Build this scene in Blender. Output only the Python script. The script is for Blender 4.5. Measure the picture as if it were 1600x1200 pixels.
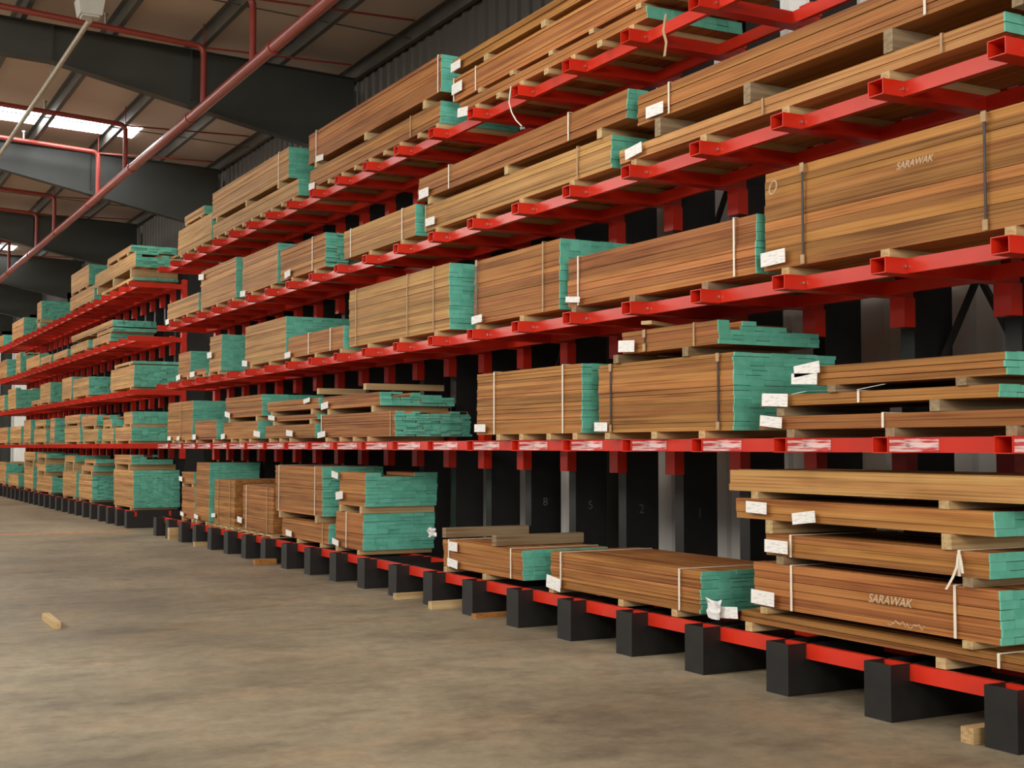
import bpy, math, random
from mathutils import Vector, Matrix
random.seed(7)
C = bpy.context.scene.collection
for o in list(bpy.data.objects): bpy.data.objects.remove(o)

# ---------------------------------------------------------------- camera
EYE = 1.6
F_PX, YAW, PITCH = 2061.7, math.radians(28.172), math.radians(2.714)
cam_data = bpy.data.cameras.new('camera'); cam = bpy.data.objects.new('camera', cam_data); C.objects.link(cam)
cam.location = (0, 0, EYE)
cam.rotation_euler = (math.pi/2 + PITCH, 0, -YAW)
cam_data.sensor_width = 36; cam_data.lens = 36*F_PX/1600; cam_data.clip_end = 300
bpy.context.scene.camera = cam

# ---------------------------------------------------------------- world, lights, exposure
vs = bpy.context.scene.view_settings
vs.view_transform = 'Standard'; vs.look = 'None'; vs.exposure = 0.0; vs.gamma = 1.0; vs.use_curve_mapping = False
w = bpy.data.worlds.new('world'); bpy.context.scene.world = w; w.use_nodes = True
w.node_tree.nodes['Background'].inputs[0].default_value = (0.80, 0.88, 1.0, 1)
w.node_tree.nodes['Background'].inputs[1].default_value = 0.2

def area(name, loc, target, sx, sy, power, col):
    l = bpy.data.lights.new(name, 'AREA'); l.shape = 'RECTANGLE'; l.size = sx; l.size_y = sy; l.energy = power; l.color = col
    o = bpy.data.objects.new(name, l); C.objects.link(o); o.location = loc
    o.rotation_euler = (Vector(target)-Vector(loc)).to_track_quat('-Z', 'Y').to_euler()
    return o
# added out-of-view fill lights: two long high ones at left, one behind the camera
area('left_fill_front', (-6.5, 8, 7.2), (4.5, 9, 2.0), 30, 3.0, 1720, (1.0, 0.94, 0.82))
area('left_fill_rear', (-6.5, 44, 7.2), (4.5, 44, 2.0), 36, 3.0, 2900, (1.0, 0.96, 0.86))
area('camera_side_fill', (-3, -14, 4.5), (5, 10, 2.6), 8, 4, 1650, (1.0, 0.94, 0.84))
SKYLIGHT_STRENGTH = 16.0

# ---------------------------------------------------------------- measuring helpers (pixel of the 1600x1200 photo -> point on a plane of the hall)
def ray(px, py):
    r = (px-800)/F_PX; v = (600-py)/F_PX
    fw = math.cos(PITCH)-v*math.sin(PITCH); u = math.sin(PITCH)+v*math.cos(PITCH)
    return Vector((fw*math.sin(YAW)+r*math.cos(YAW), fw*math.cos(YAW)-r*math.sin(YAW), u))
def at_x(px, py, X):
    d = ray(px, py); t = X/d.x; return Vector((X, d.y*t, EYE+d.z*t))
def at_y(px, py, Y):
    d = ray(px, py); t = Y/d.y; return Vector((d.x*t, Y, EYE+d.z*t))
def at_z(px, py, Z):
    d = ray(px, py); t = (Z-EYE)/d.z; return Vector((d.x*t, d.y*t, Z))

# ---------------------------------------------------------------- materials
def new_mat(name):
    m = bpy.data.materials.new(name); m.use_nodes = True
    return m, m.node_tree.nodes, m.node_tree.links, m.node_tree.nodes['Principled BSDF']
def paint(name, col, rough=0.5, metal=0.0, var=0.12, scale=6.0, bump=0.0, coat=0.0):
    m, n, l, b = new_mat(name)
    tc = n.new('ShaderNodeTexCoord'); nz = n.new('ShaderNodeTexNoise'); nz.inputs['Scale'].default_value = scale; nz.inputs['Detail'].default_value = 5
    l.new(tc.outputs['Object'], nz.inputs['Vector'])
    cr = n.new('ShaderNodeValToRGB')
    cr.color_ramp.elements[0].position = 0.3; cr.color_ramp.elements[1].position = 0.7
    cr.color_ramp.elements[0].color = [c*(1-var) for c in col]+[1]; cr.color_ramp.elements[1].color = [min(1, c*(1+var)) for c in col]+[1]
    l.new(nz.outputs['Fac'], cr.inputs['Fac']); l.new(cr.outputs['Color'], b.inputs['Base Color'])
    b.inputs['Roughness'].default_value = rough; b.inputs['Metallic'].default_value = metal
    if coat: b.inputs['Coat Weight'].default_value = coat; b.inputs['Coat Roughness'].default_value = 0.15
    if bump:
        bp = n.new('ShaderNodeBump'); bp.inputs['Strength'].default_value = bump; l.new(nz.outputs['Fac'], bp.inputs['Height']); l.new(bp.outputs['Normal'], b.inputs['Normal'])
    return m
def wood(name, dark, mid, light, along='Y', rough=0.62):
    m, n, l, b = new_mat(name)
    tc = n.new('ShaderNodeTexCoord'); at = n.new('ShaderNodeAttribute'); at.attribute_name = 'tone'
    sep = n.new('ShaderNodeSeparateColor'); l.new(at.outputs['Color'], sep.inputs['Color'])
    off = n.new('ShaderNodeVectorMath'); off.operation = 'SCALE'; off.inputs[0].default_value = (7.3, 41.0, 13.7); l.new(sep.outputs['Blue'], off.inputs['Scale'])
    add = n.new('ShaderNodeVectorMath'); add.operation = 'ADD'; l.new(tc.outputs['Object'], add.inputs[0]); l.new(off.outputs['Vector'], add.inputs[1])
    mp = n.new('ShaderNodeMapping'); mp.inputs['Scale'].default_value = (22, 0.6, 85) if along == 'Y' else (0.9, 22, 48)
    l.new(add.outputs['Vector'], mp.inputs['Vector'])
    nz = n.new('ShaderNodeTexNoise'); nz.inputs['Scale'].default_value = 1.0; nz.inputs['Detail'].default_value = 4; nz.inputs['Roughness'].default_value = 0.55
    l.new(mp.outputs['Vector'], nz.inputs['Vector'])
    mp2 = n.new('ShaderNodeMapping'); mp2.inputs['Scale'].default_value = (2.5, 0.8, 4) if along == 'Y' else (0.8, 2.5, 4)
    l.new(add.outputs['Vector'], mp2.inputs['Vector'])
    nz2 = n.new('ShaderNodeTexNoise'); nz2.inputs['Scale'].default_value = 1.3; nz2.inputs['Detail'].default_value = 3; l.new(mp2.outputs['Vector'], nz2.inputs['Vector'])
    mixf = n.new('ShaderNodeMath'); mixf.operation = 'MULTIPLY_ADD'; mixf.inputs[1].default_value = 0.62
    m2 = n.new('ShaderNodeMath'); m2.operation = 'MULTIPLY'; m2.inputs[1].default_value = 0.38
    l.new(nz2.outputs['Fac'], m2.inputs[0]); l.new(nz.outputs['Fac'], mixf.inputs[0]); l.new(m2.outputs[0], mixf.inputs[2])
    cr = n.new('ShaderNodeValToRGB'); e = cr.color_ramp.elements
    e[0].position = 0.36; e[0].color = (*dark, 1); e[1].position = 0.66; e[1].color = (*light, 1)
    k = e.new(0.50); k.color = (*mid, 1)
    l.new(mixf.outputs[0], cr.inputs['Fac'])
    # per-board brightness and hue
    val = n.new('ShaderNodeMapRange'); val.inputs['To Min'].default_value = 0.72; val.inputs['To Max'].default_value = 1.2; l.new(sep.outputs['Red'], val.inputs['Value'])
    hue = n.new('ShaderNodeMapRange'); hue.inputs['To Min'].default_value = 0.492; hue.inputs['To Max'].default_value = 0.513; l.new(sep.outputs['Green'], hue.inputs['Value'])
    hs = n.new('ShaderNodeHueSaturation'); l.new(cr.outputs['Color'], hs.inputs['Color']); l.new(val.outputs['Result'], hs.inputs['Value']); l.new(hue.outputs['Result'], hs.inputs['Hue'])
    l.new(hs.outputs['Color'], b.inputs['Base Color']); b.inputs['Roughness'].default_value = rough
    b.inputs['Specular IOR Level'].default_value = 0.2
    return m
M = {}
M['wood'] = wood('reddish_hardwood', (0.185, 0.061, 0.016), (0.365, 0.148, 0.041), (0.465, 0.210, 0.068))
M['wood_pale'] = wood('yellowish_hardwood', (0.25, 0.110, 0.034), (0.435, 0.220, 0.074), (0.54, 0.305, 0.118))
M['bearer'] = wood('pale_softwood', (0.36, 0.22, 0.10), (0.52, 0.36, 0.18), (0.62, 0.46, 0.25), along='X')
M['grey_bearer'] = wood('weathered_timber', (0.16, 0.10, 0.05), (0.27, 0.19, 0.11), (0.36, 0.27, 0.17), along='X')
def green_mat():
    m, n, l, b = new_mat('teal_end_paint')
    tc = n.new('ShaderNodeTexCoord'); at = n.new('ShaderNodeAttribute'); at.attribute_name = 'tone'
    sep = n.new('ShaderNodeSeparateColor'); l.new(at.outputs['Color'], sep.inputs['Color'])
    nz = n.new('ShaderNodeTexNoise'); nz.inputs['Scale'].default_value = 14; nz.inputs['Detail'].default_value = 4; l.new(tc.outputs['Object'], nz.inputs['Vector'])
    ad = n.new('ShaderNodeMath'); ad.operation = 'MULTIPLY_ADD'; ad.inputs[1].default_value = 0.45; l.new(sep.outputs['Red'], ad.inputs[0]); l.new(nz.outputs['Fac'], ad.inputs[2])
    cr = n.new('ShaderNodeValToRGB'); e = cr.color_ramp.elements
    e[0].position = 0.35; e[0].color = (0.095, 0.42, 0.305, 1); e[1].position = 1.0; e[1].color = (0.16, 0.57, 0.44, 1)
    l.new(ad.outputs[0], cr.inputs['Fac']); l.new(cr.outputs['Color'], b.inputs['Base Color']); b.inputs['Roughness'].default_value = 0.55
    return m
M['green'] = green_mat()
M['red'] = paint('red_gloss_paint', (0.64, 0.026, 0.008), 0.36, 0, 0.08, 3, coat=0.12)
M['black'] = paint('black_paint', (0.006, 0.006, 0.006), 0.5, 0, 0.3, 9)
M['foot'] = paint('scuffed_black_paint', (0.009, 0.0085, 0.008), 0.5, 0, 0.45, 7)
M['steel'] = paint('zinc_bolt', (0.55, 0.53, 0.5), 0.35, 0.9, 0.1, 30)
M['strap_white'] = paint('white_strapping', (0.80, 0.74, 0.62), 0.45, 0, 0.06, 20)
M['strap_dark'] = paint('dark_steel_strapping', (0.045, 0.030, 0.026), 0.4, 0.4, 0.2, 20)
M['strap_tan'] = paint('tan_strapping', (0.42, 0.26, 0.13), 0.5, 0, 0.1, 20)
M['plastic'] = paint('clear_plastic_wrap', (0.72, 0.70, 0.70), 0.25, 0, 0.15, 18, bump=0.3)
M['chalk'] = paint('chalk', (0.56, 0.44, 0.31), 0.9, 0, 0.1, 40)
M['pvc'] = paint('white_enamel', (0.60, 0.60, 0.56), 0.4, 0, 0.06, 6)
M['conduit'] = paint('galvanised_conduit', (0.42, 0.36, 0.27), 0.45, 0.3, 0.12, 10)
M['pipe'] = paint('red_sprinkler_paint', (0.27, 0.036, 0.024), 0.38, 0, 0.1, 5, coat=0.2)
M['frame'] = paint('grey_green_steel_primer', (0.045, 0.047, 0.040), 0.5, 0, 0.1, 2)
M['purlin'] = paint('galvanised_purlin', (0.115, 0.11, 0.095), 0.5, 0.2, 0.12, 3)
M['ceiling'] = paint('foil_faced_insulation', (0.62, 0.50, 0.42), 0.6, 0, 0.07, 0.6, bump=0.05)
M['dark_cladding'] = paint('dark_upper_cladding', (0.11, 0.10, 0.09), 0.5, 0, 0.05, 2)
M['cladding'] = paint('grey_wall_cladding', (0.74, 0.72, 0.68), 0.5, 0, 0.05, 2)
M['orange'] = paint('worn_orange_floor_paint', (0.55, 0.20, 0.06), 0.6, 0, 0.3, 9)
M['stencil'] = paint('grey_stencil_paint', (0.10, 0.105, 0.105), 0.7, 0, 0.2, 40)
def paper():
    m, n, l, b = new_mat('printed_paper_tag')
    tc = n.new('ShaderNodeTexCoord'); mp = n.new('ShaderNodeMapping'); mp.inputs['Scale'].default_value = (1, 18, 95); l.new(tc.outputs['Object'], mp.inputs['Vector'])
    nz = n.new('ShaderNodeTexNoise'); nz.inputs['Scale'].default_value = 1.0; nz.inputs['Detail'].default_value = 1; l.new(mp.outputs['Vector'], nz.inputs['Vector'])
    cr = n.new('ShaderNodeValToRGB'); e = cr.color_ramp.elements
    e[0].position = 0.34; e[0].color = (0.66, 0.65, 0.64, 1); e[1].position = 0.45; e[1].color = (0.86, 0.83, 0.80, 1)
    l.new(nz.outputs['Fac'], cr.inputs['Fac']); l.new(cr.outputs['Color'], b.inputs['Base Color']); b.inputs['Roughness'].default_value = 0.7
    return m
M['paper'] = paper()
def glare_plate():
    # pale streaks on red: flash glare at the arm joints, put into the colour
    m, n, l, b = new_mat('painted_glare_streaks')
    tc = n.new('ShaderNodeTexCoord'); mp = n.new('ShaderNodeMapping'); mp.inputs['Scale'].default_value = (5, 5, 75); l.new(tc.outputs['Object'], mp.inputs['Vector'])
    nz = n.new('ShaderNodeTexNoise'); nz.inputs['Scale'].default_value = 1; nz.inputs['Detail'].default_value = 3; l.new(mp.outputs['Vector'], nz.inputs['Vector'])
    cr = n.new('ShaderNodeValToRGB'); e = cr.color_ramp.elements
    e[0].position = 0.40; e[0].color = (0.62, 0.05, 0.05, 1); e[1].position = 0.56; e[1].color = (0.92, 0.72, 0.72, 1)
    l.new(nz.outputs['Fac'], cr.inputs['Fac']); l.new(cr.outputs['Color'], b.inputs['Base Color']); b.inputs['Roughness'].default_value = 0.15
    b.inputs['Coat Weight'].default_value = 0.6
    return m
M['glare_plate'] = glare_plate()
def concrete():
    m, n, l, b = new_mat('stained_concrete')
    tc = n.new('ShaderNodeTexCoord')
    def noise(scale, det, vec=None, rough=0.6):
        z = n.new('ShaderNodeTexNoise'); z.inputs['Scale'].default_value = scale; z.inputs['Detail'].default_value = det; z.inputs['Roughness'].default_value = rough
        l.new(vec or tc.outputs['Object'], z.inputs['Vector']); return z
    a = noise(0.55, 6); cr = n.new('ShaderNodeValToRGB'); e = cr.color_ramp.elements
    e[0].position = 0.32; e[0].color = (0.185, 0.150, 0.098, 1); e[1].position = 0.68; e[1].color = (0.37, 0.315, 0.215, 1)
    k = e.new(0.5); k.color = (0.275, 0.228, 0.148, 1)
    l.new(a.outputs['Fac'], cr.inputs['Fac'])
    h = noise(1.1, 4); c2 = n.new('ShaderNodeValToRGB'); c2.color_ramp.elements[0].position = 0.5; c2.color_ramp.elements[1].position = 0.72
    c2.color_ramp.elements[0].color = (1, 1, 1, 1); c2.color_ramp.elements[1].color = (1.0, 0.80, 0.66, 1); l.new(h.outputs['Fac'], c2.inputs['Fac'])
    mx = n.new('ShaderNodeMix'); mx.data_type = 'RGBA'; mx.blend_type = 'MULTIPLY'; mx.inputs[0].default_value = 0.8
    l.new(cr.outputs['Color'], mx.inputs[6]); l.new(c2.outputs['Color'], mx.inputs[7])
    # dark tyre scuffs and oil spots
    mp = n.new('ShaderNodeMapping'); mp.inputs['Scale'].default_value = (1.0, 1.9, 1); mp.inputs['Rotation'].default_value = (0, 0, 0.9); l.new(tc.outputs['Object'], mp.inputs['Vector'])
    s = noise(1.1, 9, mp.outputs['Vector'], 0.72); c3 = n.new('ShaderNodeValToRGB'); c3.color_ramp.elements[0].position = 0.34; c3.color_ramp.elements[1].position = 0.50
    c3.color_ramp.elements[0].color = (0.40, 0.38, 0.36, 1); c3.color_ramp.elements[1].color = (1, 1, 1, 1); l.new(s.outputs['Fac'], c3.inputs['Fac'])
    mx2 = n.new('ShaderNodeMix'); mx2.data_type = 'RGBA'; mx2.blend_type = 'MULTIPLY'; mx2.inputs[0].default_value = 0.62
    l.new(mx.outputs[2], mx2.inputs[6]); l.new(c3.outputs['Color'], mx2.inputs[7])
    sp = noise(6.0, 9, None, 0.75); c4 = n.new('ShaderNodeValToRGB'); c4.color_ramp.elements[0].position = 0.34; c4.color_ramp.elements[1].position = 0.6
    c4.color_ramp.elements[0].color = (0.62, 0.60, 0.58, 1); c4.color_ramp.elements[1].color = (1.08, 1.07, 1.05, 1); l.new(sp.outputs['Fac'], c4.inputs['Fac'])
    mx3 = n.new('ShaderNodeMix'); mx3.data_type = 'RGBA'; mx3.blend_type = 'MULTIPLY'; mx3.inputs[0].default_value = 0.75
    l.new(mx2.outputs[2], mx3.inputs[6]); l.new(c4.outputs['Color'], mx3.inputs[7])
    l.new(mx3.outputs[2], b.inputs['Base Color'])
    r = n.new('ShaderNodeMapRange'); r.inputs['To Min'].default_value = 0.42; r.inputs['To Max'].default_value = 0.7; l.new(a.outputs['Fac'], r.inputs['Value']); l.new(r.outputs['Result'], b.inputs['Roughness'])
    bp = n.new('ShaderNodeBump'); bp.inputs['Strength'].default_value = 0.08; fn = noise(25, 4); l.new(fn.outputs['Fac'], bp.inputs['Height']); l.new(bp.outputs['Normal'], b.inputs['Normal'])
    return m
M['concrete'] = concrete()
def sky_sheet():
    m, n, l, b = new_mat('daylit_translucent_sheet')
    b.inputs['Base Color'].default_value = (0.8, 0.85, 0.9, 1)
    b.inputs['Emission Color'].default_value = (0.93, 0.97, 1.0, 1); b.inputs['Emission Strength'].default_value = SKYLIGHT_STRENGTH
    return m
M['skylight'] = sky_sheet()

# ---------------------------------------------------------------- mesh helpers
class MB:
    def __init__(s): s.v = []; s.f = []; s.t = []
    def hexa(s, pts, tone=None):
        b = len(s.v); s.v += [tuple(p) for p in pts]
        s.f += [(b+q[0], b+q[1], b+q[2], b+q[3]) for q in ((0,3,2,1),(4,5,6,7),(0,1,5,4),(1,2,6,5),(2,3,7,6),(3,0,4,7))]
        s.t += [tone or (random.random(), random.random(), random.random())]*8
    def box(s, x0, x1, y0, y1, z0, z1, tone=None):
        s.hexa([(x0,y0,z0),(x1,y0,z0),(x1,y1,z0),(x0,y1,z0),(x0,y0,z1),(x1,y0,z1),(x1,y1,z1),(x0,y1,z1)], tone)
    def bar(s, a, b, r, h=None, tone=None):               # square bar between two points
        a, b = Vector(a), Vector(b); d = (b-a).normalized(); h = h or r
        u = d.cross(Vector((0,0,1)))
        u = Vector((1,0,0)) if u.length < 1e-4 else u.normalized()
        q = u.cross(d)
        P = []
        for c in (a, b):
            P += [c-u*r-q*h, c+u*r-q*h, c+u*r+q*h, c-u*r+q*h]
        s.hexa(P, tone)
    def tube(s, pts, r, n=12):
        pts = [Vector(p) for p in pts]; rings = []; ref = None
        for i, p in enumerate(pts):
            d = ((pts[min(i+1, len(pts)-1)]-p).normalized() + (p-pts[max(i-1, 0)]).normalized()).normalized()
            if ref is None:
                ref = d.cross(Vector((0.31, 0.2, 0.93))).normalized()
            ref = (ref - d*ref.dot(d)).normalized(); q = d.cross(ref)
            b = len(s.v)
            for k in range(n):
                a = 2*math.pi*k/n; s.v.append(tuple(p+ref*math.cos(a)*r+q*math.sin(a)*r))
            s.t += [(0.5, 0.5, 0.5)]*n; rings.append(b)
        for b0, b1 in zip(rings, rings[1:]):
            for k in range(n): s.f.append((b0+k, b0+(k+1) % n, b1+(k+1) % n, b1+k))
        s.f.append(tuple(rings[0]+k for k in reversed(range(n)))); s.f.append(tuple(rings[-1]+k for k in range(n)))
    def mesh(s, name, mat):
        me = bpy.data.meshes.new(name); me.from_pydata(s.v, [], s.f); me.materials.append(mat)
        at = me.attributes.new('tone', 'FLOAT_COLOR', 'POINT')
        at.data.foreach_set('color', [c for t in s.t for c in (t[0], t[1], t[2], 1.0)])
        me.update(); return me
    def build(s, name, mat, parent=None, loc=None):
        return put(name, s.mesh(name, mat), parent, loc)
def put(name, me, parent=None, loc=None):
    o = bpy.data.objects.new(name, me); C.objects.link(o)
    if parent: o.parent = parent
    if loc is not None: o.location = loc
    return o
def empty(name, loc=(0, 0, 0)):
    o = bpy.data.objects.new(name, None); C.objects.link(o); o.location = loc; o.empty_display_size = 0.2; return o
def tag(o, label, cat, group=None):
    o['label'] = label; o['category'] = cat
    if group: o['group'] = group
    return o
def struct(o, label=None):
    o['kind'] = 'structure'
    if label: o['label'] = label; o['category'] = label.split()[-1]
    return o

# ---------------------------------------------------------------- the hall
X0 = 5.586            # aisle face of the racks
ARM = 1.135           # arm length; column face stands at X0 + ARM
XC = X0+ARM
XW = 7.75             # right wall
PITCH_Y = 0.9077      # column spacing
YA = 4.992            # far edge of the first arm
LEV = {1: 1.657, 2: 2.720, 3: 3.785, 4: 4.855}   # arm tops
BASE_H = 0.33
AH, AW = 0.095, 0.125
FRAMES = [3.88+7.85*k for k in range(-2, 10)]
def roof_z(x): return 7.66 + (7.75-x)*0.036

b = MB(); b.box(-14, 8.1, -18, 82, -0.2, 0); struct(b.build('floor', M['concrete']), 'stained concrete warehouse floor')
b = MB()
b.hexa([(-14,-18,roof_z(-14)),(8.1,-18,roof_z(8.1)),(8.1,82,roof_z(8.1)),(-14,82,roof_z(-14)),(-14,-18,roof_z(-14)+.12),(8.1,-18,roof_z(8.1)+.12),(8.1,82,roof_z(8.1)+.12),(-14,82,roof_z(-14)+.12)])
struct(b.build('ceiling', M['ceiling']), 'foil lined sloping roof ceiling')
def ribbed(z0, z1, x):
    b = MB(); prof = []; y = -18.0
    while y < 82:
        prof += [(y, 0), (y+.17, 0), (y+.20, -.035), (y+.27, -.035), (y+.30, 0)]; y += .30
    for (y0, d0), (y1, d1) in zip(prof, prof[1:]):
        if y1-y0 < 1e-6: continue
        i = len(b.v); b.v += [(x+d0, y0, z0), (x+d1, y1, z0), (x+d1, y1, z1), (x+d0, y0, z1)]; b.t += [(.5,.5,.5)]*4; b.f.append((i+3, i+2, i+1, i))
    b.box(x+.06, x+.1, -18, 82, z0, z1); return b
WSPLIT = 5.95
struct(ribbed(0, WSPLIT, XW).build('wall_right', M['cladding']), 'ribbed pale grey sheet wall')
struct(ribbed(WSPLIT, roof_z(XW)-.02, XW+.02).build('wall_right_upper', M['dark_cladding']), 'ribbed dark upper sheet wall')
b = MB(); b.box(-14, 8.1, 81.8, 82, 0, 9); struct(b.build('wall_back', M['dark_cladding']), 'grey far end wall')

for k, fy in enumerate(FRAMES):                        # portal frames: tapered rafter with a haunch, and its wall column
    b = MB()
    def rafter(x0, x1, zb0, zb1, half, zt_off=-0.205):
        b.hexa([(x0,fy-half,zb0),(x1,fy-half,zb1),(x1,fy+half,zb1),(x0,fy+half,zb0),(x0,fy-half,roof_z(x0)+zt_off),(x1,fy-half,roof_z(x1)+zt_off),(x1,fy+half,roof_z(x1)+zt_off),(x0,fy+half,roof_z(x0)+zt_off)], (.5,.5,.5))
    def flange(x0, x1, z0, z1):
        b.hexa([(x0,fy-.1,z0-.014),(x1,fy-.1,z1-.014),(x1,fy+.1,z1-.014),(x0,fy+.1,z0-.014),(x0,fy-.1,z0),(x1,fy-.1,z1),(x1,fy+.1,z1),(x0,fy+.1,z0)], (.5,.5,.5))
    zb = lambda x: roof_z(x)-.72
    zk = 6.25
    rafter(-14, 3.0, zb(-14), zb(3.0), .006); rafter(3.0, 7.2, zb(3.0), zk, .006); rafter(7.2, 7.62, zk, zk-.2, .006)
    flange(-14, 3.0, zb(-14), zb(3.0)); flange(3.0, 7.2, zb(3.0), zk)
    flange(-14, 7.62, roof_z(-14)-.2, roof_z(7.62)-.2)
    for x in (0.4, 1.9, 3.0, 5.0): b.box(x-.006, x+.006, fy-.09, fy+.09, zb(x) if x < 3.1 else zb(3)-(x-3)*.16, roof_z(x)-.21)
    struct(b.build('roof_rafter', M['frame']), 'haunched grey steel rafter')
    b = MB(); b.box(7.18, 7.20, fy-.1, fy+.1, 0, zk); b.box(7.20, 7.60, fy-.006, fy+.006, 0, zk+.2); b.box(7.60, 7.62, fy-.1, fy+.1, 0, zk+1)
    struct(b.build('wall_column', M['frame']), 'grey steel wall column')
for x in [7.62-1.265*k for k in range(18)]:            # Z-purlins along the hall
    z = roof_z(x); b = MB(); b.box(x-.004, x+.004, -18, 82, z-.2, z); b.box(x-.07, x, -18, 82, z-.012, z-.002); b.box(x, x+.07, -18, 82, z-.2, z-.19)
    struct(b.build('roof_purlin', M['purlin']), 'galvanised roof purlin')
for k, y in enumerate([26.0+17.1*j for j in range(-2, 4)]):
    b = MB(); z = lambda x: roof_z(x)-.012
    b.hexa([(-11,y-.48,z(-11)),(5.6,y-.48,z(5.6)),(5.6,y+.48,z(5.6)),(-11,y+.48,z(-11)),(-11,y-.48,z(-11)+.008),(5.6,y-.48,z(5.6)+.008),(5.6,y+.48,z(5.6)+.008),(-11,y+.48,z(-11)+.008)])
    struct(b.build('window_%d' % (k+1), M['skylight']), 'bright translucent roof skylight')
for k, y in enumerate([16.4, 24.25, 32.1, 40]):        # sag rods tying the purlins
    b = MB(); b.bar((-10, y+.9, roof_z(-10)-.17), (7.6, y+.9, roof_z(7.6)-.17), .008)
    struct(b.build('trim_%d' % (k+1), M['purlin']), 'thin roof tie rod')

# sprinkler main with its branches
sp = tag(empty('sprinkler_pipe', (5.0, 12, 6.53)), 'long red sprinkler pipe running under the rafters above the aisle', 'pipe')
def spart(b, name, mat='pipe'):
    o = b.build(name, M[mat], sp); o.location = -sp.location; return o
b = MB(); b.tube([(5, -16, 6.53), (5, 81, 6.53)], .075, 16); spart(b, 'main_pipe')
for y in range(-14, 80, 4): b = MB(); b.tube([(5, y-.05+1.6, 6.53), (5, y+.05+1.6, 6.53)], .088, 16); spart(b, 'pipe_coupling')
for k in range(-3, 7):
    for y in (16.45+7.72*k, 18.85+7.85*k):
        zt = roof_z(5)-.33
        arc = [(5-.12+.12*math.cos(a), y, zt-.12+.12*math.sin(a)) for a in [i*math.pi/12 for i in range(7)]]
        b = MB(); b.tube([(5, y, 6.55)]+arc+[(-8, y, zt+.72)], .045, 12); spart(b, 'branch_pipe')
        b = MB(); b.bar((5, y, zt-.02), (7.3, y+.02, roof_z(7.3)-.2), .012); b.bar((5, y, roof_z(5)), (5, y, zt), .008); spart(b, 'hanger')
        for x in (3.6, 1.0):
            b = MB(); zz = zt+(5-x)*.0554; b.tube([(x, y, zz), (x, y, zz+.16)], .018, 8); b.tube([(x, y, zz+.16), (x, y, zz+.185)], .04, 8); spart(b, 'sprinkler_head', 'steel')
# cable conduit with a junction box, hung along the hall
L = at_z(140, 20, 7.0)
cd = tag(empty('cable_conduit', (L.x, L.y, 6.9)), 'pale straight cable conduit hanging below the rafters beside the red pipe', 'conduit')
b = MB(); b.tube([(0, 0, 0), (0, 62, 0)], .035, 10); b.build('conduit_tube', M['conduit'], cd)
b = MB()
for y in range(3, 60, 8): b.bar((0, y, 0), (0, y, .6), .006)
b.build('hanger_rod', M['steel'], cd)
lm = tag(empty('ceiling_lamp', (L.x, L.y, 6.95)), 'white square lamp box hanging from the roof at the end of the conduit', 'lamp')
b = MB(); b.hexa([(-.13,-.13,0),(.13,-.13,0),(.13,.13,0),(-.13,.13,0),(-.16,-.16,.2),(.16,-.16,.2),(.16,.16,.2),(-.16,.16,.2)]); b.build('lamp_housing', M['pvc'], lm)
b = MB(); b.tube([(0, 0, .2), (0, 0, .82)], .02, 8); b.build('lamp_stem', M['purlin'], lm)
b = MB(); b.box(-.1, .1, -.1, .1, -.02, 0); b.build('lamp_cover', M['pvc'], lm)

b = MB(); y = at_z(123, 832, 0).y; b.box(-13, X0-.02, y-.13, y+.13, 0.0005, .002)
tag(b.build('floor_line', M['orange']), 'worn orange line painted across the concrete aisle floor', 'floor marking')

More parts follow.
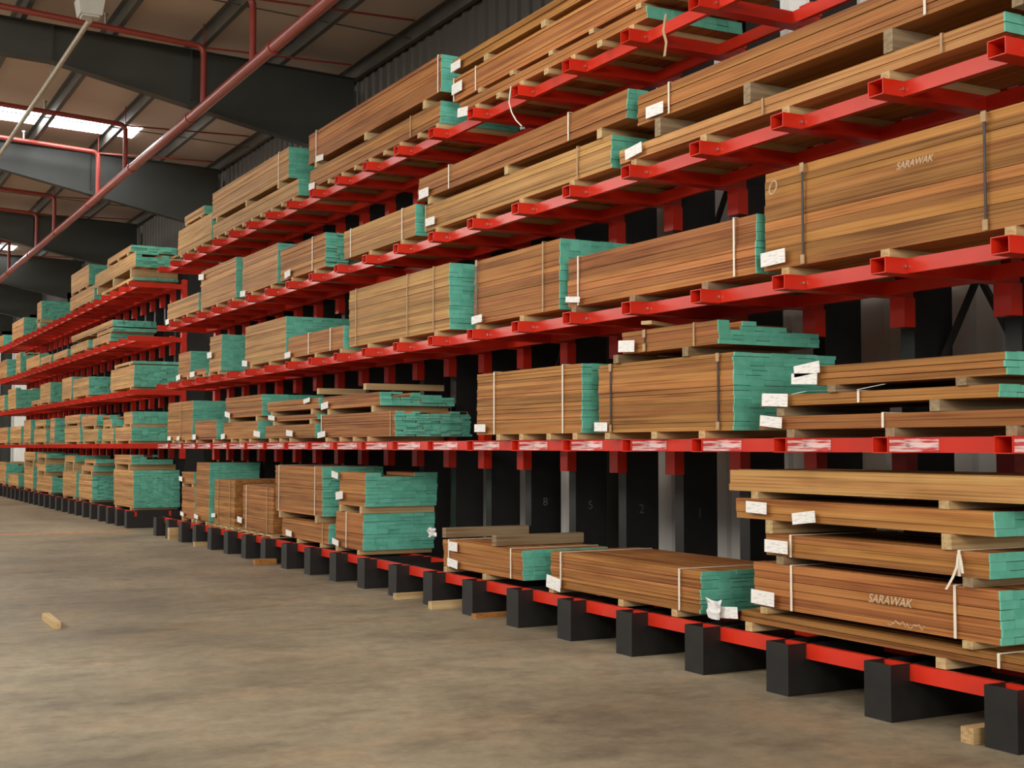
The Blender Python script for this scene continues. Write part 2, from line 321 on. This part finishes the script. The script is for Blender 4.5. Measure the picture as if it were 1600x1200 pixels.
# ---------------------------------------------------------------- the racks
def text_mesh(body, size, mat, shear=0, extrude=0):
    cu = bpy.data.curves.new('lettering', 'FONT'); cu.body = body; cu.size = size; cu.shear = shear; cu.extrude = extrude
    t = bpy.data.objects.new('lettering', cu); C.objects.link(t)
    dg = bpy.context.evaluated_depsgraph_get(); me = bpy.data.meshes.new_from_object(t.evaluated_get(dg))
    bpy.data.objects.remove(t); me.materials.clear(); me.materials.append(mat); return me
def rack(name, label, i0, n, y_off, detail):
    rk = tag(empty(name, (XC, YA+PITCH_Y*i0+y_off, 0)), label, 'rack', 'red cantilever racks')
    org = rk.location.copy()
    def P(b, nm, mat, parent=rk, base=org):
        o = b.build(nm, M[mat], parent); o.location = -base if parent is rk else (0, 0, 0); return o
    ya = lambda i: YA+PITCH_Y*i+y_off                   # far edge of arm i
    # shared meshes, origin at the far front top corner of an arm
    a = MB(); t = (.5, .5, .5); th = .005
    a.box(0, ARM, -AW, -AW+th, -AH, 0, t); a.box(0, ARM, -th, 0, -AH, 0, t); a.box(0, ARM, -AW+th, -th, -th, 0, t); a.box(0, ARM, -AW+th, -th, -AH, -AH+th, t)
    a.box(.42, .43, -AW+th, -th, -AH+th, -th, t)
    arm_me = a.mesh('arm', M['red'])
    a = MB(); a.box(ARM-.10, ARM, -.14, .0, -.30, -AH, t); a.box(ARM-.10, ARM, -.14, 0, 0, .10, t); br_me = a.mesh('bracket', M['red'])
    a = MB(); a.tube([(.15, -AW-.014, -.05), (.15, -AW, -.05)], .011, 6); bolt_me = a.mesh('bolt', M['steel'])
    a = MB(); a.box(.012, .160, -AW-.003, -AW, -.088, -.008, t); a.box(.160, .1635, -.365, -AW-.003, -.088, -.008, t); glare_me = a.mesh('glare_plate', M['glare_plate'])  # thin plates added to carry the painted glare
    a = MB(); a.box(0, .36, -.13, -.118, 0, 5.5, t); a.box(0, .36, -.012, 0, 0, 5.5, t); a.box(0, .012, -.118, -.012, 0, 5.5, t); a.box(.348, .36, -.118, -.012, 0, 5.5, t); col_me = a.mesh('column', M['black'])
    a = MB(); zb = BASE_H
    a.box(0, .014, -.125, .095, 0, zb, t); a.box(.014, ARM+.36, -.125, -.113, 0, zb, t); a.box(.014, ARM+.36, .083, .095, 0, zb, t); a.box(.014, ARM+.36, -.113, .083, zb-.115, zb-.10, t)
    foot_me = a.mesh('foot', M['foot'])
    for i in range(n):
        y = ya(i0+i); rel = Vector((0, y, 0))-Vector((0, org.y, 0))
        co = put('column', col_me, rk, rel)
        put('foot', foot_me, rk, rel+Vector((-ARM, 0, 0)))
        for lv, z in LEV.items():
            ao = put('arm', arm_me, rk, rel+Vector((-ARM, 0, z)))
            put('bracket', br_me, ao)
            if detail: put('bolt', bolt_me, ao)
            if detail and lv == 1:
                tp = put('glare_plate', glare_me, ao); tp['label'] = 'thin plate with painted flash glare on the arm'
        if detail and i in (2, 5, 6, 7, 8, 9):          # grey stencilled digits on the column sides
            s = put('stencil_digit', text_mesh({2: '1', 5: '1', 6: '1', 7: '2', 8: '5', 9: '8'}[i], .12, M['stencil']), co); s.location = (.14, -.1315, .98+.0*i); s.rotation_euler = (math.pi/2, 0, 0)
    ye, ys = ya(i0+n-1), ya(i0)-AW
    for lv, z in LEV.items():
        b = MB(); b.box(X0+.165, X0+.205, ys+.01, ye-.01, z-AH+.002, z-.002, t); P(b, 'front_rail', 'red')
        b = MB(); b.box(X0+.86, X0+.90, ys+.01, ye-.01, z-AH+.002, z-.002, t); P(b, 'rear_rail', 'red')
    b = MB(); b.box(X0+.15, X0+.19, ys-.02, ye+.09, BASE_H-.1, BASE_H-.004, t); P(b, 'floor_rail', 'red')
    b = MB(); b.box(X0+.82, X0+.86, ys-.02, ye+.09, BASE_H-.1, BASE_H-.004, t); P(b, 'floor_rail', 'red')
    for i in range(n-1):                                 # bracing in every third bay
        if i % 3 != 2: continue
        y0, y1 = ya(i0+i), ya(i0+i+1)-.13
        for z0, z1 in ((2.1, 2.75), (3.15, 3.8), (4.25, 4.9)):
            b = MB(); xm = XC+.2; ym = (y0+y1)/2
            b.bar((xm, y0, z0), (xm, ym, z1), .018); b.bar((xm, y1, z0), (xm, ym, z1), .018); b.bar((xm, y0, z0), (xm, y1, z0), .03); P(b, 'brace', 'black')
    return rk
rack('cantilever_rack', 'near red cantilever rack with black columns, filling the right side', -1, 23, 0, True)
Y2 = at_x(203, 447, X0).y - YA
rack('cantilever_rack', 'far red cantilever rack beyond the orange line, seen at the left edge', 0, 24, Y2+AW, False)

# ---------------------------------------------------------------- lumber
ORD = ['first', 'second', 'third', 'fourth', 'fifth', 'sixth', 'seventh', 'eighth', 'ninth', 'tenth', 'eleventh', 'twelfth']
SHELF = {0: 'floor level', 1: 'first shelf', 2: 'second shelf', 3: 'third shelf', 4: 'top shelf'}
def shelf_z(lv): return LEV[lv] if lv else BASE_H
def face_x(lv): return X0+.06 if lv else X0+.16
BH = .055
bearer_mesh = {}
def bearer_me(wd, h, ln, mat):
    k = (wd, round(h, 3), ln, mat)
    if k not in bearer_mesh:
        b = MB(); b.box(0, ln, -wd/2, wd/2, 0, h, (.55, .5, random.random())); bearer_mesh[k] = b.mesh('bearer', M[mat])
    return bearer_mesh[k]
def bearer(x, y, z, h, where, mat='bearer', wd=.075, ln=.98, yaw=0, adj='pale'):
    o = put('timber_bearer', bearer_me(wd, h-.002, ln, mat), None, (x, y, z+.001)); o.rotation_euler.z = yaw
    lab = '%s timber bearer %s' % (adj, where)
    return tag(o, lab, 'timber bearer', lab + ' group')

def board_stack(yn, yf, zb, zt, depth, th, mat, green, ragged, stag, gap=.0015, pale=0.5):
    """boards laid in layers; local frame: x into the rack from the face, y along, z up"""
    H = zt-zb; nz = max(1, round(H/th)); hs = [1+random.uniform(-.22, .22) for _ in range(nz)]; s = sum(hs); hs = [h*H/s for h in hs]
    wb, g = MB(), MB()
    nxs = max(3, round(depth/random.uniform(.105, .15)))
    if nz < 4: ragged = 0
    z = zb; ws0 = [1+random.uniform(-.25, .25) for _ in range(nxs)]; hue0 = random.uniform(.1, .7)
    lean = random.uniform(-.012, .012)
    for k, h in enumerate(hs):
        ws = ws0 if random.random() < .55 else [1+random.uniform(-.3, .3) for _ in range(nxs)]
        sw = sum(ws); x = random.uniform(-.006, .006)+lean*k/max(1, nz-1)
        for j, wj in enumerate(ws):
            wd = wj*depth/sw
            if ragged and k >= nz-ragged and j > 0 and random.random() < .6: x += wd; continue
            a = yn+random.uniform(0, stag); e = yf-random.uniform(0, stag)
            if j == 0: e = yf-random.uniform(0, .012)
            gz = random.choice((0, 0, .0012, .0035)) if h > .02 else 0
            tone = (random.random(), min(1, max(0, hue0+random.uniform(-.3, .3))), random.random())
            wb.box(x+.0006, x+wd-gap, a, e, z, z+h-gz-.0004, tone)
            if green:
                cap = random.uniform(.004, .012)
                g.box(x+.0002, x+wd-gap+.0004, a-.0012, a+cap, z, z+h-gz, tone)
            x += wd
        z += h
    return wb, g

def strap_mesh(y, zb, zt, depth, wd=.018):
    b = MB(); e = .004; w2 = wd/2; t = (.5, .5, .5)
    b.box(-.012-e, -.012, y-w2, y+w2, zb+.001, zt+e, t); b.box(-.012, depth+.012, y-w2, y+w2, zt+.001, zt+.001+e, t); b.box(depth+.010, depth+.014, y-w2, y+w2, zb+.001, zt+.001, t)
    return b
SM = {'w': 'strap_white', 'd': 'strap_dark', 't': 'strap_tan'}
made = {}
def bundle(lv, L, R, floor='S', depth=.915, th=.036, wood='wood', green=True, ragged=0, stag=.008, straps=(), tags=(), top_ref=None, where='', near=True, key=None, front=0.0, adj='brown', extra=None, prev=None):
    fx = face_x(lv)+front
    def yz(p):
        ys = [q for q in p[1:] if q is not None]; my = sum(ys)/len(ys) if ys else 692
        return at_x(p[0], my, fx).y
    yf, yn = yz(L), yz(R)
    tops = [at_x(p[0], p[1], fx).z for p in (L, R) if len(p) > 1 and p[1] is not None]
    bots = [at_x(p[0], p[2], fx).z for p in (L, R) if len(p) > 2 and p[2] is not None]
    zt = sum(tops)/len(tops)
    if top_ref: q = at_x(top_ref[0], top_ref[1], fx); zt = q.z
    zb = shelf_z(lv)+BH if floor == 'S' else (floor if isinstance(floor, float) else sum(bots)/len(bots))
    if top_ref and len(top_ref) > 2 and floor != 'S': zb = at_x(top_ref[0], top_ref[2], fx).z
    if prev is not None and zb < prev+.012: zb = prev+.001
    if zt-zb < .03: zt = zb+.045
    if not lv and zt > 1.32: depth = min(depth, .83)
    root = empty('lumber_bundle', (fx+.02, (yn+yf)/2, zb))
    tag(root, '%s lumber bundle%s, %s' % (adj, ' with teal ends' if green and len(where.split()) < 10 else '', where), 'lumber bundle', 'lumber bundles on the %s rack' % ('near' if near else 'far'))
    yo = (yn+yf)/2; o = Vector(root.location)
    wb, g = board_stack(yn-yo, yf-yo, 0, zt-zb, depth, th, M[wood], green, ragged, stag)
    wb.build('board_stack', M[wood], root)
    if green: g.build('painted_end', M['green'], root)
    for px, c in straps:
        y = at_x(px, sum(q for q in L[1:] if q)/max(1, len([q for q in L[1:] if q])) if near else 600, fx).y
        if near:
            y = min(max(y, yn+.05), yf-.03)
        s = strap_mesh(y-yo, 0, zt-zb, depth); so = s.build('strap', M[SM[c]], root)
        if c == 'd':
            for zc in (.002, zt-zb-.06): b = MB(); b.box(-.022, -.0165, y-yo-.018, y-yo+.018, zc, zc+.06); b.build('corner_protector', M['strap_tan'], so)
    for px, py, tw, tht in tags:
        p = at_x(px, py, fx-.01); d = at_x(px+1, py, fx-.01)
        m = abs(d.y-p.y); v = abs(at_x(px, py+1, fx-.01).z-p.z); ang = random.uniform(-.12, .12)
        b = MB(); hw, hh = m*tw/2, v*tht/2
        b.box(0, .0025, -hw, hw, -hh, hh); q = b.build('paper_tag', M['paper'], root)
        q.location = (fx-.014-o.x-.006, p.y-o.y, p.z-o.z); q.rotation_euler = (ang, 0, 0)
    if extra: extra(root, o, fx, yn, yf, zb, zt)
    if key: made[key] = (root, fx, yn, yf, zb, zt)
    return root, fx, yn, yf, zb, zt, depth

def ribbon(root, o, pts, X, wd=.018, name='strap_tail', mat='strap_white'):
    b = MB(); P = [at_x(px, py, X)-o for px, py in pts]
    for p, q in zip(P, P[1:]):
        b.hexa([p+Vector((0,-wd/2,0)), p+Vector((.003,-wd/2,0)), p+Vector((.003,wd/2,0)), p+Vector((0,wd/2,0)), q+Vector((0,-wd/2,0)), q+Vector((.003,-wd/2,0)), q+Vector((.003,wd/2,0)), q+Vector((0,wd/2,0))])
    return b.build(name, M[mat], root)
def crumple(root, o, px, py, X, w, h, seed):
    r = random.Random(seed); c = at_x(px, py, X)-o; b = MB(); n = 4
    G = [[c+Vector((r.uniform(-.03, .0), (j/n-.5)*w+r.uniform(-.012, .012), (i/n-.5)*h+r.uniform(-.012, .012))) for j in range(n+1)] for i in range(n+1)]
    for i in range(n):
        for j in range(n):
            k = len(b.v); b.v += [tuple(G[i][j]), tuple(G[i][j+1]), tuple(G[i+1][j+1]), tuple(G[i+1][j])]; b.t += [(.5,.5,.5)]*4; b.f.append((k, k+1, k+2, k+3))
    ob = b.build('plastic_wrap', M['plastic'], root); m = ob.modifiers.new('s', 'SOLIDIFY'); m.thickness = .002; return ob
def stack_where(idx, lv, near, tier):
    side = 'left' if near else 'right'
    s = '%s stack from %s, %s rack %s' % (ORD[idx], side, 'near' if near else 'far', SHELF[lv])
    return s + (', %s tier' % tier if tier else '')
def stack(idx, lv, packs, near=True, upper_bearers=None, adj=None, bearers=True):
    """packs listed from the bottom up; each is a dict for bundle()"""
    names = [''] if len(packs) == 1 else (['lower', 'upper'] if len(packs) == 2 else ['lowest', 'middle', 'uppermost'] if len(packs) == 3 else ['lowest', 'second', 'third', 'fourth', 'topmost'][:len(packs)-1]+['topmost'])
    prev = None
    for k, p in enumerate(packs):
        p = dict(p); bp = p.pop('bearers', None); bmat = p.pop('bmat', 'bearer'); ln = p.pop('bln', .93); noS = p.pop('pallet', False)
        if k: p.setdefault('floor', None)
        if not near: p.setdefault('th', .045); p.setdefault('wood', 'wood_pale'); p.setdefault('stag', .045); p.setdefault('ragged', random.choice((0, 0, 1, 2)))
        p['where'] = stack_where(idx, lv, near, names[k]); p['near'] = near
        p.setdefault('adj', 'pale brown' if p.get('wood') == 'wood_pale' else 'reddish brown')
        r = bundle(lv, prev=prev, **p); root, fx, yn, yf, zb, zt, dp = r
        z0 = shelf_z(lv) if k == 0 else prev
        h = zb-z0
        wh = 'under %s' % stack_where(idx, lv, near, names[k]).replace(' stack', ' lumber stack')
        ad = 'weathered' if bmat == 'grey_bearer' else 'pale'
        if not lv and zb > 1.3: ln = .82
        if h > .012 and not noS:
            if bp is not None: ys = [at_x(q, 650, fx).y for q in bp]
            elif k == 0:
                ys = []
                if near:
                    i = -1
                    while i < 22:
                        y = YA+PITCH_Y*i-AW/2-.01
                        if yn+.03 < y < yf-.03: ys.append(y+random.uniform(-.02, .02))
                        i += 1
                    if lv in (1, 4): ys += [y+PITCH_Y*.5 for y in ys if y+PITCH_Y*.5 < yf-.05]
                if len(ys) < 2: ys = [yn+.12*(yf-yn), yf-.12*(yf-yn)]
            else: ys = [yn+.1*(yf-yn), (yn+yf)/2, yf-.08*(yf-yn)] if yf-yn > 2.2 else [yn+.12*(yf-yn), yf-.12*(yf-yn)]
            for y in ys: bearer(face_x(lv)+random.uniform(-.004, .012), y, z0, h, wh, mat=bmat, ln=ln, adj=ad)
        prev = zt
def D(L, R, **k): return dict(L=L, R=R, **k)
P_ = 'wood_pale'
# ---- near rack, top shelf
stack(0, 4, [D((276,362,395),(325,None,None), wood=P_), D((287,337,351),(318,323,335), wood=P_)])
stack(1, 4, [D((331,350,370),(465,280,305), wood=P_), D((330,300,340),(449,232,281), wood=P_, straps=[(434,'w')])])
stack(2, 4, [D((482,265,284),(686,160,185), tags=[(488,291,9,10)], straps=[(640,'t')]), D((480,210,256),(687,86,145), straps=[(683,'w'),(493,'w')], tags=[(500,247,12,9)])])
stack(3, 4, [D((716,160,187),(1012,None,None), top_ref=(718,160), extra=lambda root, o, fx, yn, yf, zb, zt: (ribbon(root, o, [(798,135),(795,160),(799,175),(806,188),(815,197)], fx-.09), ribbon(root, o, [(1040,22),(1036,48),(1041,66),(1038,88)], fx-.09, .03, 'loose_bark_strip', 'strap_tan')), tags=[(724,175,16,14)], th=.05),
             D((706,124,160),(1068,None,None), top_ref=(706,124,160), straps=[(742,'w'),(640,'w')], tags=[(715,137,16,16)], bearers=[748,800,860,925,1000,1040]),
             D((706,95,114),(1068,None,None), top_ref=(706,95,114), tags=[(713,103,15,13)], bearers=[757,850,960,1050], th=.05)])
# ---- near rack, third shelf
stack(0, 3, [D((260,478,505),(309,454,486), wood=P_, tags=[(262,503,5,8)])])
stack(1, 3, [D((312,424,484),(367,402,470), wood=P_, tags=[(315,433,8,9)])])
stack(2, 3, [D((376,402,463),(431,380,448), wood=P_, tags=[(380,459,8,9)])])
stack(3, 3, [D((436,392,430),(508,361,415), straps=[(487,'w')], tags=[(450,428,9,10)], stag=.06, th=.028)])
stack(4, 3, [D((535,366,410),(647,314,367), wood=P_, straps=[(547,'w'),(627,'w')])])
stack(5, 3, [D((660,322,362),(952,210,260), straps=[(901,'t'),(664,'t')], tags=[(673,346,14,12)], th=.04, wood=P_),
             D((650,277,312),(977,140,187), straps=[(700,'w'),(887,'w')], tags=[(663,302,15,14)])])
stack(6, 3, [D((965,232,254),(1568,22,51), tags=[(991,236,26,16)], straps=[(1191,'t'),(1472,'t')], th=.05, wood=P_),
             D((993,152,197),(1760,None,None), top_ref=(993,150,197), tags=[(1024,172,27,18)], straps=[(1044,'w'),(1446,'w')], bearers=[1030,1172,1395,1600], bmat='grey_bearer')])
# ---- near rack, second shelf
stack(0, 2, [D((277,552,592),(296,549,None), tags=[(279,590,6,8)])])
stack(1, 2, [D((302,577,590),(320,576,None), tags=[(301,585,7,8)])])
stack(2, 2, [D((325,527,585),(344,522,None), wood=P_, tags=[(328,555,7,9)])])
stack(3, 2, [D((381,511,568),(445,494,562), wood=P_, tags=[(383,568,8,9)])])
stack(4, 2, [D((447,528,560),(534,508,545), tags=[(450,555,9,9)], straps=[(481,'w'),(515,'w')])])
stack(5, 2, [D((543,455,538),(700,410,512), wood=P_, straps=[(555,'t'),(635,'t'),(676,'t')], th=.042)])
stack(6, 2, [D((737,408,500),(871,372,487), tags=[(746,499,16,12)], straps=[(744,'d'),(847,'t')], th=.05)])
stack(7, 2, [D((883,402,474),(1178,337,430), tags=[(896,468,22,9)], straps=[(902,'w'),(1146,'w')], th=.055, bmat='grey_bearer')])
def chalk(root, o, fx, yn, yf, zb, zt):
    def at(px, py): p = at_x(px, py, fx-.012); return (fx-.0135-o.x, p.y-o.y, p.z-o.z)
    b = MB(); c = Vector(at(1208, 293)); pts = [c+Vector((0, -.035*math.cos(a)-.012*math.sin(a), .042*math.sin(a))) for a in [i*math.pi/10 for i in range(21)]]
    b.tube(pts, .005, 6); b.build('chalk_ring', M['chalk'], root)
    write(root, 'SARAWAK', at(1402, 266), .06, .35)
def write(root, s, loc, size, w):
    t = put('chalk_writing', text_mesh(s, size, M['chalk'], .3, .0008), root)
    t.location = (loc[0]-.008, loc[1], loc[2]); t.rotation_euler = (math.pi/2, 0, -math.pi/2)
stack(8, 2, [D((1190,272,416),(1760,None,None), top_ref=(1190,272), tags=[(1209,403,38,22)], straps=[(1253,'d'),(1539,'d')], th=.06, extra=chalk)])
# ---- near rack, first shelf
stack(0, 1, [D((260,629,686),(299,627,None), straps=[(281,'t')], tags=[(265,685,5,6),(279,685,4,6)])])
stack(1, 1, [D((303,657,686),(337,656,None), tags=[(304,683,5,8)])])
stack(2, 1, [D((348,659,686),(402,659,None), tags=[(349,682,6,8)]), D((351,622,652),(408,616,651), tags=[(356,648,8,8)])])
stack(3, 1, [D((412,666,686),(490,662,None), tags=[(402,678,10,9),(453,677,10,9)], th=.025), D((420,650,658),(495,648,656), tags=[(425,653,10,7)], th=.03), D((416,629,642),(497,621,640), tags=[(480,626,10,7)])])
stack(4, 1, [D((500,648,681),(617,643,681), tags=[(503,679,12,9)], straps=[(609,'t'),(488,'w')], ragged=1, stag=.05, th=.026), D((502,620,639),(593,612,634), tags=[(508,634,11,10)], ragged=2, stag=.05, th=.03)])
stack(5, 1, [D((742,582,678),(907,570,678), straps=[(771,'w'),(878,'w')], tags=[(751,669,17,12)], th=.032, stag=.015)])
stack(6, 1, [D((932,571,674),(1144,549,671), straps=[(953,'d'),(1121,'d')], tags=[(940,667,20,14)], th=.032, bearers=[948,1020,1095]),
             D((970,522,553),(1121,497,537), straps=[(1006,'d'),(1083,'t')], tags=[(980,541,25,18)], bearers=[963,1070], bmat='grey_bearer', ragged=2, th=.035, bln=.94)])
stack(7, 1, [D((1183,651,667),(1730,636,657), top_ref=(1225,650), tags=[(1206,659,34,17)], straps=[(1378,'w')], th=.045, bearers=[1234,1390,1580], bmat='grey_bearer'),
             D((1186,617,634),(1560,602,622), extra=lambda root, o, fx, yn, yf, zb, zt: ribbon(root, o, [(1237,616),(1260,611),(1300,610),(1338,609),(1362,604),(1382,600)], fx-.02, .03), tags=[(1212,625,40,20)], straps=[(1340,'w')], th=.045, bearers=[1218,1460], bmat='grey_bearer'),
             D((1270,569,601),(1569,551,587), tags=[(1262,577,40,18),(1258,592,40,17)], th=.045, bearers=[1300,1502], bmat='grey_bearer')])
# ---- near rack, floor level
stack(0, 0, [D((282,761,806),(303,760,None), tags=[(285,803,5,6)]), D((283,738,755),(302,737,None), tags=[(283,748,5,7)])])
stack(1, 0, [D((304,723,810),(325,722,812), tags=[(307,807,6,6)], th=.045)])
stack(2, 0, [D((333,749,818),(365,750,822), green=False, straps=[(358,'t'),(340,'t')], tags=[(334,805,6,6)], pallet=True)])
stack(3, 0, [D((377,759,828),(425,760,832), green=False, straps=[(384,'w'),(416,'t')], tags=[(375,812,7,9)], pallet=True)])
stack(4, 0, [D((438,810,838),(511,818,848), tags=[(452,833,9,9)], straps=[(503,'t')], th=.03), D((429,729,798),(503,727,807), straps=[(435,'w'),(491,'w')], th=.034, stag=.03)])
stack(5, 0, [D((521,799,854),(565,801,858), tags=[(525,847,10,9)], straps=[(540,'w')], stag=.02, th=.05), D((527,738,790),(569,738,790), tags=[(524,742,10,10),(531,774,11,12)], ragged=1, stag=.02, th=.045)])
stack(6, 0, [D((690,842,880),(815,860,909), extra=lambda root, o, fx, yn, yf, zb, zt: crumple(root, o, 677, 832, fx+.3, .2, .1, 5), tags=[(709,854,13,14),(708,880,16,13)], straps=[(700,'w'),(797,'w')], th=.04)])
stack(7, 0, [D((856,862,918),(1092,892,957), tags=[(866,911,22,20)], straps=[(875,'w'),(1060,'w')], th=.032, bearers=[860,968,1050])])
def chalk2(root, o, fx, yn, yf, zb, zt):
    p = at_x(1358, 940, fx-.012); write(root, 'SARAWAK', (fx-.0135-o.x, p.y-o.y, p.z-o.z), .075, 0)
    R_ = [random.uniform(-.018, .018) for _ in range(26)]; b = MB(); q = at_x(1388, 972, fx-.012); c = Vector((fx-.016-o.x, q.y-o.y, q.z-o.z))
    b.tube([c+Vector((0, -.012*k, R_[k])) for k in range(26)], .0025, 5); b.build('chalk_scrawl', M['chalk'], root)
stack(8, 0, [D((1152,957,975),(1720,1030,1056), top_ref=(1200,960,978), floor=None, extra=lambda root, o, fx, yn, yf, zb, zt: crumple(root, o, 1118, 951, fx-.035, .16, .13, 3), tags=[(1137,957,34,18)], straps=[(1558,'w')], th=.05, bearers=[1165,1462,1620]),
             D((1174,868,945),(1562,935,1010), tags=[(1193,934,36,22)], straps=[(1235,'w'),(1490,'w')], th=.05, bearers=[1190,1505], extra=chalk2),
             D((1192,833,868),(1543,865,904), extra=lambda root, o, fx, yn, yf, zb, zt: (ribbon(root, o, [(1497,866),(1495,885),(1488,903),(1478,921)], fx-.025), ribbon(root, o, [(1499,866),(1502,882),(1504,896)], fx-.03)), tags=[(1214,854,36,20)], straps=[(1234,'w'),(1497,'w')], th=.045, bearers=[1215,1508], bmat='grey_bearer'),
             D((1147,782,812),(1553,795,835), tags=[(1183,793,32,18),(1257,809,36,18)], th=.05, bearers=[1198,1475]),
             D((1135,734,767),(1720,739,781), top_ref=(1200,735,769), th=.05, bearers=[1176,1471], wood=P_)])
# pallets under the two unpainted bundles
for L_, R_, wh in ((331, 366, 'third'), (376, 427, 'fourth')):
    fx = face_x(0); yf, yn = at_x(L_, 790, fx).y, at_x(R_, 790, fx).y
    pl = tag(empty('timber_pallet', (fx-.01, (yn+yf)/2, BASE_H+.001)), 'low pale pallet under %s lumber stack from left, near rack floor level' % wh, 'pallet', 'pallets at floor level')
    h = yf-yn; t = BH-.002
    for k in range(3):
        b = MB(); x = .02+k*.42; b.box(x, x+.08, -h/2-.03, h/2+.03, .012, t-.015); b.build('stringer', M['bearer'], pl)
    for z, nm in ((0, 'bottom_slat'), (t-.014, 'top_slat')):
        for k in range(5):
            b = MB(); y = -h/2+k*h/4.0-.04; b.box(-.02, .97, y, y+.08, z, z+.0125); b.build(nm, M['bearer'], pl)
# ---- loose pieces lying on top of bundles
def loose(px, py, lv, where, ln, h=.075, wd=.09, mat='bearer', yaw=0, adj='loose pale', dx=0, z=None):
    fx = face_x(lv)+dx; p = at_x(px, py, fx)
    return bearer(fx, p.y, p.z if z is None else z, h, where, mat, wd, ln, yaw, adj)
loose(497, 616, 1, 'lying on fifth lumber stack, near rack first shelf', .62)
loose(570, 609, 1, 'lying highest on fifth lumber stack, near rack first shelf', 1.0, dx=.1)
loose(694, 840, 0, 'lying on the left end of low bundle at floor level', .96, h=.1, mat='grey_bearer', adj='long')
loose(772, 853, 0, 'lying across middle of low bundle at floor level', .96, h=.1, mat='grey_bearer', adj='long')
loose(1010, 507, 1, 'lying on top of sixth lumber stack, first shelf', .5, h=.03, yaw=.5, adj='short')
# ---- far rack (listed from its near end leftwards)
F = lambda idx, lv, packs: stack(idx, lv, packs, near=False)
F(0, 4, [D((157,463,487),(206,426,446)), D((147,429,449),(211,394,418)), D((166,409,416),(203,378,392))])
F(1, 4, [D((108,463,495),(146,448,472)), D((110,429,459),(138,414,446))])
F(2, 4, [D((57,505,517),(62,505,515)), D((57,473,500),(64,471,499))])
F(3, 4, [D((18,505,538),(36,497,533))])
F(4, 4, [D((-8,530,552),(4,522,548))])
F(0, 3, [D((143,528,546),(171,522,540)), D((150,521,526),(175,511,517)), D((110,529,537),(175,496,507))])
F(1, 3, [D((109,540,558),(137,532,553))])
F(2, 3, [D((82,552,568),(104,546,562))])
F(3, 3, [D((62,560,None),(79,553,575))])
F(4, 3, [D((40,560,588),(61,555,580))])
F(5, 3, [D((24,552,588),(31,551,586))])
F(6, 3, [D((-6,567,600),(10,562,596))])
F(0, 2, [D((171,577,612),(208,572,609)), D((177,570,574),(206,564,569))])
F(1, 2, [D((113,595,None),(138,587,618))])
F(2, 2, [D((96,593,None),(111,588,622))])
F(3, 2, [D((62,602,None),(78,596,628))])
F(4, 2, [D((48,626,None),(61,625,634))])
F(5, 2, [D((12,608,None),(24,607,645))])
F(6, 2, [D((-12,620,None),(6,618,648))])
F(0, 1, [D((179,668,690),(205,667,691)), D((192,644,None),(206,643,662))])
F(1, 1, [D((158,671,None),(176,668,691)), D((160,656,None),(174,655,666))])
F(2, 1, [D((128,670,None),(152,671,691)), D((126,649,None),(150,650,665))])
F(3, 1, [D((100,666,None),(124,665,691)), D((100,648,None),(124,649,661))])
F(4, 1, [D((77,655,None),(84,652,690))])
F(5, 1, [D((52,671,None),(71,670,690)), D((54,657,None),(71,655,665))])
F(6, 1, [D((36,657,None),(47,655,690))])
F(7, 1, [D((15,668,None),(32,665,690))])
F(8, 1, [D((-12,670,None),(11,667,690))])
F(0, 0, [D((177,733,None),(208,735,788)), D((177,710,None),(204,711,726))])
F(1, 0, [D((122,742,None),(143,741,779)), D((126,727,None),(145,727,737)), D((131,717,None),(149,718,724))])
F(2, 0, [D((97,737,None),(118,734,770)), D((100,711,None),(116,712,722))])
F(3, 0, [D((56,742,None),(80,744,766)), D((57,725,None),(71,726,737)), D((57,708,None),(72,709,716))])
F(4, 0, [D((37,728,None),(51,730,757)), D((37,705,None),(54,707,720))])
F(5, 0, [D((12,740,None),(28,741,752))])
F(6, 0, [D((-14,722,None),(8,722,748))])

# ---------------------------------------------------------------- offcuts on the floor
def offcut(px, py, ln, wd, h, yaw, label, mat='bearer'):
    p = at_z(px, py, 0)
    if yaw == 0:                                          # keep clear of the rack feet
        i = math.floor((p.y-YA+.02)/PITCH_Y); lo, hi = YA+PITCH_Y*i+.105+wd/2, YA+PITCH_Y*(i+1)-.135-wd/2
        p.y = min(max(p.y, lo), hi)
    b = MB(); b.box(-ln/2, ln/2, -wd/2, wd/2, 0, h, (.6, .5, random.random()))
    o = b.build('timber_offcut', M[mat], None, (p.x, p.y, 0)); o.rotation_euler.z = yaw
    return tag(o, label, 'offcut', 'timber offcuts on the floor')
offcut(80, 975, .72, .065, .06, -1.59, 'pale timber offcut lying alone on the open concrete floor')
offcut(1534, 1158, .22, .09, .085, 0, 'short pale timber block against the nearest black rack foot')
offcut(702, 950, .42, .085, .075, 0, 'pale timber offcut right of the second timber offcut between rack feet')
offcut(770, 964, .4, .10, .04, 0, 'flat dark red board offcut between two rack feet', 'wood')
offcut(640, 935, .34, .085, .06, 0, 'pale timber offcut between rack feet below the teal stack')
offcut(412, 881, .3, .1, .07, 0, 'brown timber block between rack feet below the pallets', 'wood')
offcut(316, 853, .3, .12, .07, 0, 'pale layered timber block between the farther rack feet')
offcut(275, 842, .3, .14, .2, 0, 'tall pile of pale timber at the near rack far end')
